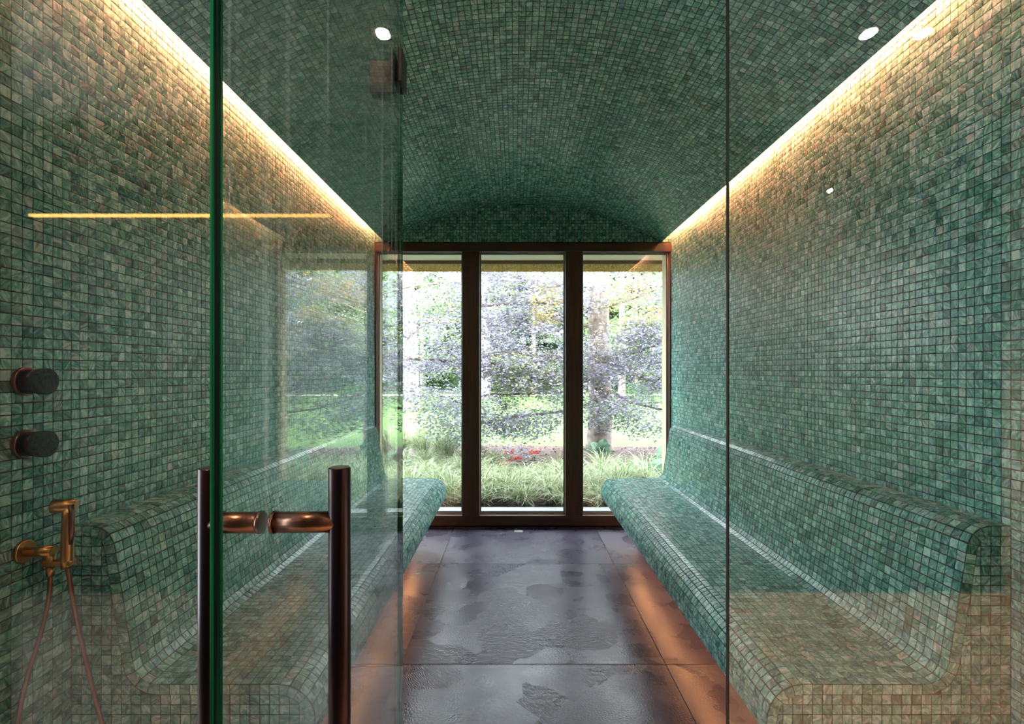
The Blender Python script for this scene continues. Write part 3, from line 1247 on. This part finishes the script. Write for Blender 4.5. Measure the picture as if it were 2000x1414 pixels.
# planting bed : irregular outline
mb = MB()
out = []
for i in range(60):
    a = i / 60 * 2 * math.pi
    r = 1 + .06 * math.sin(3 * a + 1) + .04 * math.sin(7 * a)
    out.append((1.0 + 4.6 * r * math.cos(a), 6.3 + 2.9 * r * math.sin(a)))
out = [(x, max(y, 4.6)) for x, y in out]
vs = [mb.bm.verts.new((x, y, .012)) for x, y in out]
mb.bm.faces.new(vs)
bed = struct(mb.build('planting_bed', M['mulch']), 'bark mulched bed in front of the lawn')
mb = MB()
mb.prism([(-30, 26.5, .0), (34, 28.2, .0), (34, 30.0, .0), (-30, 28.2, .0)], (0, 0, .02))
struct(mb.build('garden_path', M['path']), 'pale gravel path across the far lawn')

# bark chips on the bed
n = 7000
cx, cy = RS.uniform(-3, 5.5, n), RS.uniform(4.65, 9.0, n)
k_ = ((cx - 1.0) / 4.4) ** 2 + ((cy - 6.3) / 2.7) ** 2 < 1
cx, cy = cx[k_], cy[k_]
n = len(cx)
an = RS.uniform(0, 6.28, n)
lx, wx_ = RS.uniform(.012, .035, n), RS.uniform(.006, .014, n)
ux, uy = np.cos(an), np.sin(an)
tz = RS.normal(0, .35, n)
cz = RS.uniform(.014, .032, n)
V = np.stack([np.stack([cx + s * ux * lx - t * uy * wx_, cy + s * uy * lx + t * ux * wx_, cz + s * tz * lx], 1) for s, t in ((-1, -1), (1, -1), (1, 1), (-1, 1))], 1).reshape(-1, 3)
M['chips'] = leaf_material('bark_chips', [(0, (.03, .02, .02)), (.6, (.11, .06, .05)), (1, (.24, .16, .13))], .0, .8)
o = mesh_np('bark_chips', V, np.arange(n * 4).reshape(-1, 4), M['chips'], bed, RS.rand(n, 3))
o['kind'] = 'stuff'


# foliage ------------------------------------------------------------
def leaf_mesh(name, C, size, mat, parent, tone, flat=.45, aspect=.62, label=None):
    """diamond leaves folded along the midrib, lying roughly flat in sprays"""
    n = len(C)
    an = RS.uniform(0, 2 * math.pi, n)
    nz = np.stack([RS.normal(0, flat, n), RS.normal(0, flat, n), np.ones(n)], 1)
    nz /= np.linalg.norm(nz, axis=1)[:, None]
    t = np.stack([np.cos(an), np.sin(an), np.zeros(n)], 1)
    t = t - (t * nz).sum(1)[:, None] * nz
    t /= np.linalg.norm(t, axis=1)[:, None]
    b = np.cross(nz, t)
    s = (size * RS.uniform(.6, 1.25, n))[:, None]
    V = np.stack([C - t * s * .5, C + b * s * aspect * .5 + nz * s * .10 - t * s * .05, C + t * s * .5 - nz * s * .05, C - b * s * aspect * .5 + nz * s * .10 - t * s * .05], 1).reshape(-1, 3)
    base = np.arange(n)[:, None] * 4
    Ft = np.concatenate([base + np.array([[0, 2, 1]]), base + np.array([[0, 3, 2]])], 1).reshape(-1, 3)
    r = np.stack([np.clip(tone, 0, 1), RS.rand(n), RS.rand(n)], 1)
    o = mesh_np(name, V, Ft, mat, parent, np.repeat(r, 2, axis=0))
    o['kind'] = 'stuff'
    return o


def sprays(centers, rad, per, thick=.05):
    out = []
    for c in centers:
        k = int(per * random.uniform(.6, 1.3))
        a = RS.uniform(0, 2 * math.pi, k)
        r = rad * np.sqrt(RS.rand(k)) * random.uniform(.7, 1.25)
        sx_, sy_ = random.uniform(.7, 1.3), random.uniform(.6, 1.2)
        x = r * np.cos(a) * sx_
        y = r * np.sin(a) * sy_
        z = RS.normal(0, thick, k) - .22 * (r / rad) ** 2 * rad + x * random.uniform(-.2, .2)
        out.append(np.stack([c[0] + x, c[1] + y, c[2] + z], 1))
    return np.concatenate(out)


M['bark'] = simple('grey_brown_bark', (.17, .14, .12), .9, noise=.45, scale=14, bump=1.0)
M['palebark'] = simple('pale_bark', (.34, .30, .30), .8, noise=.35, scale=9, bump=.6)
M['beech'] = leaf_material('copper_beech_leaves', [(0, (0.129, 0.116, 0.173)), (.30, (0.239, 0.224, 0.317)), (.52, (0.368, 0.358, 0.461)), (.60, (0.129, 0.206, 0.144)), (.80, (0.294, 0.376, 0.154)), (.93, (0.506, 0.403, 0.134)), (1, (0.644, 0.323, 0.115))], .40, .38)
M['green'] = leaf_material('green_leaves', [(0, (0.037, 0.081, 0.044)), (.4, (0.089, 0.163, 0.081)), (.75, (0.185, 0.266, 0.111)), (1, (0.333, 0.370, 0.200))], .40, .5)

tb = thing('beech_tree', 'large copper beech with purple leaves and grey trunk right of centre', 'tree', (1.45, 8.56, 0))
tl_ = Vector(tb.location)


def TP(px, py, d):
    return P(px, py, d) - tl_


mb = MB()
tz_ = [0, .15, .5, 1.0, 1.6, 2.3, 3.2, 4.4, 6.0, 7.5]
mb.tube([(.02 * math.sin(z * 2.3), .03 * math.cos(z * 1.7), z - .02) for z in tz_], [.27, .225, .205, .195, .185, .175, .16, .14, .10, .05], 18)
mb.build('trunk', M['bark'], tb)
br_px = [
    ([(1165, 742), (1100, 736), (1060, 737), (1028, 738), (1002, 738), (983, 730), (960, 707), (939, 683), (925, 660)], 8.4, 7.3, .050),
    ([(1061, 734), (1051, 713), (1038, 700), (1032, 679)], 7.9, 7.6, .022),
    ([(1053, 715), (1060, 708), (1067, 700)], 7.8, 7.7, .014),
    ([(1165, 640), (1094, 626), (1040, 627), (993, 627), (960, 622), (937, 619)], 8.5, 7.6, .034),
    ([(1010, 640), (1028, 606), (1045, 587), (1061, 561)], 8.0, 8.0, .020),
    ([(1170, 560), (1103, 557), (1060, 561), (1038, 554), (993, 534), (960, 528)], 8.5, 7.4, .030),
    ([(1165, 690), (1194, 699), (1220, 691), (1253, 684), (1282, 674), (1292, 658), (1330, 640)], 8.4, 7.2, .040),
    ([(1281, 672), (1274, 652), (1272, 635), (1266, 615)], 7.4, 7.3, .016),
    ([(1172, 705), (1205, 712), (1233, 726), (1259, 739), (1285, 746), (1330, 752)], 8.4, 7.1, .026),
    ([(1160, 800), (1190, 797), (1220, 791), (1243, 785)], 8.4, 8.0, .050),
    ([(1150, 790), (1100, 803), (1025, 811), (986, 821), (950, 826), (915, 836)], 8.4, 6.8, .026),
    ([(1150, 760), (1050, 768), (960, 770), (902, 787), (869, 775), (845, 770)], 8.4, 6.6, .026),
    ([(1160, 600), (1050, 590), (900, 600), (820, 640), (790, 670)], 8.5, 6.9, .035),
    ([(1175, 600), (1230, 585), (1290, 560), (1380, 540)], 8.5, 7.2, .030),
    ([(1165, 700), (1000, 690), (880, 705), (800, 700), (740, 715), (650, 720)], 8.5, 6.6, .035),
    ([(1175, 760), (1250, 790), (1300, 800), (1400, 815)], 8.5, 7.0, .030),
    ([(1165, 560), (950, 545), (800, 560), (700, 590)], 8.6, 7.0, .032),
]
tips = []
for pts_, d0, d1, r0 in br_px:
    k = len(pts_)
    raw = [TP(x, y, d0 + (d1 - d0) * i / (k - 1)) for i, (x, y) in enumerate(pts_)]
    fine = []
    for i in range(k - 1):
        for t in (0, .34, .67):
            v = raw[i].lerp(raw[i + 1], t)
            if t:
                v = v + Vector((random.uniform(-.012, .012), random.uniform(-.03, .03), random.uniform(-.015, .015)))
            fine.append(v)
    fine.append(raw[-1])
    m_ = len(fine)
    br = MB().tube(fine, [max(.004, r0 * (1 - .8 * i / (m_ - 1))) for i in range(m_)], 8).build('branch', M['bark'], tb)
    tips += [v + tl_ for v in fine[3:]]
# twigs
mb = MB()
cent = []
for v in tips:
    for _ in range(2):
        e = v + Vector((random.uniform(-.55, .55), random.uniform(-.7, .3), random.uniform(-.16, .14)))
        mid = (v + e) / 2 + Vector((0, 0, .05))
        mb.tube([v - tl_, mid - tl_, e - tl_], [.006, .004, .002], 4, cap=False)
        cent.append(e)
for _ in range(330):
    y = random.uniform(6.4, 9.8)
    x = 1.45 + random.gauss(-.8, 2.3)
    z = random.uniform(1.15, 3.9)
    cent.append(Vector((x, y, z)))
tw = mb.build('twigs', M['bark'], tb)
tw['kind'] = 'stuff'


def boxspray(n, x0, x1, y0, y1, d0, d1):
    return [P(random.uniform(x0, x1), random.uniform(y0, y1), random.uniform(d0, d1)) for _ in range(n)]


C1 = sprays(cent, .34, 125)
tone = np.clip(RS.normal(.36, .14, len(C1)), 0, .56)
# parts of the crown turned green and orange
wv = np.sin(C1[:, 0] * 2.1 + 1.0) * np.cos(C1[:, 2] * 2.7 + C1[:, 1] * 1.3)
turn = RS.rand(len(C1)) < np.clip(.10 + .30 * (wv > .3), 0, 1)
tone[turn] = RS.uniform(.6, .88, turn.sum())
px = 1005 + C1[:, 0] / C1[:, 1] * F
hot = (C1[:, 0] > .25) & (C1[:, 0] < 2.1) & (np.sin(C1[:, 0] * 4.3 + .3) > -.1) & (C1[:, 2] > 2.05) & (C1[:, 2] < 2.65) & (RS.rand(len(C1)) < .45)
tone[hot] = RS.uniform(.85, 1.0, hot.sum())
low_c = boxspray(16, 835, 930, 780, 855, 5.9, 6.9) + boxspray(30, 900, 1110, 765, 850, 6.4, 7.8) + boxspray(16, 1140, 1215, 760, 835, 6.8, 7.8) + boxspray(16, 1200, 1320, 775, 845, 6.6, 7.8) + boxspray(20, 560, 860, 760, 800, 6.2, 7.5)
C2 = sprays(low_c, .24, 70, .07)
tone2 = np.where(RS.rand(len(C2)) < .45, RS.uniform(.56, .74, len(C2)), RS.uniform(.15, .5, len(C2)))
leaf_mesh('foliage', np.concatenate([C1, C2]) - np.array(tl_), .052, M['beech'], tb, np.concatenate([tone, tone2]))


def round_tree(x, y, h, r, z0, n, size, label, mat, bark, name='tree', tone=(.55, .2), tr=.16, lean=0.0, cat='tree'):
    t_ = thing(name, label, cat, (x, y, 0))
    zs = [0, .3, h * .25, h * .5, h * .8]
    MB().tube([(lean * z, .03 * math.sin(z), z - .04) for z in zs], [tr * 1.25, tr * 1.02, tr * .9, tr * .7, tr * .3], 14).build('trunk', bark, t_)
    mb = MB()
    cs = []
    for _ in range(9):
        a = random.uniform(0, 6.28)
        zz = random.uniform(max(z0, h * .25), h * .8)
        e = Vector((lean * zz + math.cos(a) * r * .8, math.sin(a) * r * .6, zz + r * .25))
        mb.tube([(lean * zz, 0, zz), (lean * zz + math.cos(a) * r * .4, math.sin(a) * r * .3, zz + r * .2), e], [tr * .3, tr * .2, tr * .06], 6)
    mb.build('branches', bark, t_)['kind'] = 'stuff'
    for _ in range(max(12, n // 130)):
        a = random.uniform(0, 6.28)
        u = random.random() ** .5
        zz = random.uniform(z0, h)
        f = math.sqrt(max(.05, 1 - ((zz - (z0 + h) / 2) / ((h - z0) / 2)) ** 2))
        cs.append((lean * zz + math.cos(a) * r * u * f, math.sin(a) * r * u * f, zz))
    C = sprays(cs, r * .30, 130, .12)
    leaf_mesh('foliage', C, size, mat, t_, np.clip(RS.normal(tone[0], tone[1], len(C)), 0, 1), flat=.7)
    return t_


round_tree(-3.62, 17.7, 9.5, 2.8, 3.2, 9000, .12, 'tall tree with pale trunk on the lawn, left of the window', M['green'], M['palebark'], tone=(.6, .2), tr=.27, lean=-.03)
round_tree(-1.45, 25.0, 10, 3.2, 3.6, 8000, .14, 'pale trunked tree far behind the middle pane', M['green'], M['palebark'], tone=(.75, .2), tr=.26)
round_tree(4.5, 21.0, 9, 3.4, 2.2, 9000, .14, 'broad light green tree behind the beech, right pane', M['green'], M['bark'], tone=(.7, .2))
round_tree(-9.0, 20.0, 10, 4.0, 1.6, 9000, .16, 'leafy green tree far left on the lawn', M['green'], M['bark'], tone=(.5, .2))
round_tree(10.5, 24.0, 10, 4.2, 1.8, 9000, .16, 'leafy green tree far right on the lawn', M['green'], M['bark'], tone=(.55, .2))
round_tree(1.2, 31.5, 11, 4.2, 1.2, 9000, .17, 'yellow green tree behind the path at the centre', M['green'], M['bark'], tone=(.85, .15))
round_tree(-6.0, 32.5, 11, 4.4, 1.0, 9000, .17, 'mid green tree behind the path, left', M['green'], M['bark'], tone=(.6, .2))
round_tree(8.0, 33.0, 11, 4.4, 1.0, 9000, .17, 'mid green tree behind the path, right', M['green'], M['bark'], tone=(.6, .2))
# woodland edge
for i, x in enumerate(np.arange(-22, 26, 5.2)):
    lab = ['westernmost', 'second', 'third', 'fourth', 'fifth', 'sixth', 'seventh', 'eighth', 'ninth', 'last'][min(i, 9)]
    round_tree(float(x), 38 + random.uniform(-1, 1.5), 16, 5.0, .6, 22000, .52, '%s dense tree of the woodland edge, counted from the left' % lab, M['green'], M['bark'], tone=(.55, .25))
t_ = thing('hedge', 'long dark green hedge closing the lawn below the woodland edge', 'hedge', (0, 35, 0))
k = 42000
hx = RS.uniform(-30, 32, k)
hz = 3.4 * RS.rand(k) ** .8
C = np.stack([hx, .5 * np.sin(hx * 1.3) + RS.normal(0, .35, k), hz + .3 * np.sin(hx * .9)], 1)
leaf_mesh('foliage', C, .26, M['green'], t_, np.clip(RS.normal(.35, .22, k), 0, 1), flat=1.0)
box('branches', -30, 32, .1, .5, 0, 2.6, simple('hedge_core', (.03, .06, .03), .9), t_)
# clipped ball shrubs
for x, y, r, lab in ((2.6, 26.0, .75, 'low round green shrub by the path under the centre branches'), (-4.9, 25.3, .8, 'low round green shrub by the path at the left'), (6.2, 25.6, .9, 'low round green shrub by the path at the right')):
    t_ = thing('round_shrub', lab, 'shrub', (x, y, 0))
    k = 2600
    v = RS.normal(0, 1, (k, 3))
    v /= np.linalg.norm(v, axis=1)[:, None]
    v *= r * RS.uniform(.8, 1.02, k)[:, None]
    v[:, 2] = np.abs(v[:, 2]) * .85
    leaf_mesh('foliage', v, .09, M['green'], t_, np.clip(RS.normal(.4, .2, k), 0, 1), flat=1.2)
    MB().tube([(0, 0, 0), (0, 0, r * .6)], [.04, .02], 6).build('stem', M['bark'], t_)

# sedge tufts --------------------------------------------------------
M['sedge'] = leaf_material('variegated_sedge', [(0, (0.082, 0.148, 0.041)), (.3, (0.197, 0.271, 0.098)), (.6, (0.394, 0.443, 0.262)), (1, (0.607, 0.623, 0.476))], .30, .45)


def tuft_mesh(nb, ln, wd, spread):
    Vs, Fs, R_ = [], [], []
    for _ in range(nb):
        a = random.uniform(0, 6.283)
        L = ln * random.uniform(.6, 1.2)
        sp = spread * random.uniform(.25, 1.2)
        bx0, by0 = random.gauss(0, .018), random.gauss(0, .018)
        w = wd * random.uniform(.6, 1.2)
        tw = random.uniform(-.6, .6)
        segs = 6
        b0 = len(Vs)
        hh = L * random.uniform(.55, .85)
        for i in range(segs + 1):
            t = i / segs
            rr_ = sp * (t ** 1.4)
            z = hh * (2.1 * t - 1.35 * t * t)
            aa = a + tw * t
            cx_, cy_ = bx0 + rr_ * math.cos(aa), by0 + rr_ * math.sin(aa)
            ww = w * (1 - t ** 2) + .0004
            Vs.append((cx_ - math.sin(aa) * ww, cy_ + math.cos(aa) * ww, max(z, 0)))
            Vs.append((cx_ + math.sin(aa) * ww, cy_ - math.cos(aa) * ww, max(z, 0)))
        r = (random.random(), random.random(), random.random())
        for i in range(segs):
            j = b0 + 2 * i
            Fs.append((j, j + 1, j + 3, j + 2))
            R_.append(r)
    me = bpy.data.meshes.new('blades')
    me.from_pydata(Vs, [], Fs)
    at = me.attributes.new('rnd', 'FLOAT_VECTOR', 'FACE')
    at.data.foreach_set('vector', np.array(R_, dtype=np.float32).ravel())
    me.materials.append(M['sedge'])
    return me


tm = [tuft_mesh(230, .44, .0040, .42) for _ in range(5)]
ORD = ['first', 'second', 'third', 'fourth', 'fifth', 'sixth', 'seventh', 'eighth', 'ninth', 'tenth', 'eleventh', 'twelfth', 'thirteenth', 'fourteenth', 'fifteenth', 'sixteenth', 'seventeenth', 'eighteenth', 'nineteenth', 'twentieth', 'twenty-first', 'twenty-second', 'twenty-third', 'twenty-fourth']
rows = [(4.90, .30), (5.14, .32), (5.40, .34), (5.68, .36), (5.98, .38), (6.3, .42), (6.7, .46), (7.1, .6)]
for ri, (y, st) in enumerate(rows):
    cnt = 0
    x = -.95 - .45 * ri + random.uniform(0, .2)
    while x < 1.2 + .42 * ri:
        if ri >= 5 and -.1 < x < 2.9:
            x += st
            continue
        o = new_obj('sedge_tuft', random.choice(tm))
        o.location = (x + random.uniform(-.1, .1), y + random.uniform(-.1, .1), .012)
        o.rotation_euler = (0, 0, random.uniform(0, 6.28))
        s = random.uniform(.80, 1.15)
        o.scale = (s, s, s * random.uniform(.85, 1.1))
        cnt += 1
        tag(o, 'pale striped sedge tuft, %s from the left in the %s row outside' % (ORD[cnt - 1], ORD[ri] if ri else 'front'), 'grass', 'sedge tufts outside the window')
        x += st * random.uniform(.8, 1.2)
# soft green grass mound at the left
for i in range(9):
    o = new_obj('sedge_tuft', random.choice(tm))
    o.location = (-2.3 + .2 * i + random.uniform(-.06, .06), random.uniform(7.2, 8.2), .012)
    o.rotation_euler = (0, 0, random.uniform(0, 6.28))
    o.scale = (1.15, 1.15, 1.5)
    tag(o, 'taller upright green grass tuft at the lawn edge, %s from the left' % ORD[i], 'grass', 'tall grass tufts at the lawn edge')

# hosta-like plants and red flowers
M['hosta'] = leaf_material('blue_green_leaves', [(0, (.13, .27, .17)), (1, (.32, .48, .36))], .25, .4)
M['red'] = simple('red_petals', (.75, .05, .06), .5)
M['stem'] = simple('green_stem', (.14, .24, .06), .6)
hl = bpy.data.meshes.new('leaf')
vv, ff = [], []
for i in range(6):
    t = i / 5
    w = .085 * math.sin(math.pi * min(1, t * .92 + .06)) ** .8
    for s in (-1, 0, 1):
        vv.append((.02 + t * .26, s * w, .10 * math.sin(t * 2.2) + abs(s) * .022))
for i in range(5):
    for s in range(2):
        a = i * 3 + s
        ff.append((a, a + 3, a + 4, a + 1))
hl.from_pydata(vv, [], ff)
hl.materials.append(M['hosta'])
for x, y, lab in ((1.62, 5.75, 'broad leaved plant at the foot of the right pane beside the bench'), (1.95, 6.5, 'broad leaved plant at the bed edge behind the right bench'),
                  (-1.55, 6.3, 'broad leaved plant in the bed at the far left'), (1.25, 7.2, 'small broad leaved plant just in front of the beech trunk')):
    t_ = thing('hosta_plant', lab, 'plant', (x, y, .012))
    MB().cyl((0, 0, 0), (0, 0, .06), .02, .012, 10).build('crown', M['stem'], t_)
    for i in range(13):
        o = new_obj('leaf', hl, None, t_)
        o.location = (0, 0, .04 + .01 * (i % 3))
        o.rotation_euler = (random.uniform(-.2, .2), -.30 - .28 * (i % 3), i * 2.4)
        s = random.uniform(.75, 1.15)
        o.scale = (s, s, s)
        o['rnd'] = [random.random(), 0, 0]
for px_, py_, d_, lab in ((995, 884, 7.0, 'tallest red flowering plant in the bed below the centre pane'), (1008, 896, 6.8, 'red flowering plant just right of the tallest one'),
                          (1043, 884, 7.0, 'red flowering plant nearest the middle of the centre pane'), (985, 905, 6.6, 'low red flowering plant in front of the tallest one')):
    top = P(px_, py_, d_)
    t_ = thing('red_flower', lab, 'flower', (top.x, d_, .012))
    mb = MB()
    for i in range(5):
        a = i * 1.3
        mb.tube([(0, 0, 0), (.02 * math.cos(a), .02 * math.sin(a), top.z * .6), (.05 * math.cos(a), .05 * math.sin(a), top.z - random.uniform(0, .06))], [.004, .003, .002], 5)
    mb.build('stems', M['stem'], t_)
    for i in range(5):
        a = i * 1.3
        mb = MB()
        for j in range(5):
            b_ = j * 1.257
            c = Vector((.05 * math.cos(a), .05 * math.sin(a), top.z - .02 * (i % 3)))
            mb.prism([c, c + Vector((.03 * math.cos(b_ - .4), .03 * math.sin(b_ - .4), .012)), c + Vector((.042 * math.cos(b_), .042 * math.sin(b_), .004)), c + Vector((.03 * math.cos(b_ + .4), .03 * math.sin(b_ + .4), .012))], (0, 0, .003))
        mb.build('blossom', M['red'], t_)
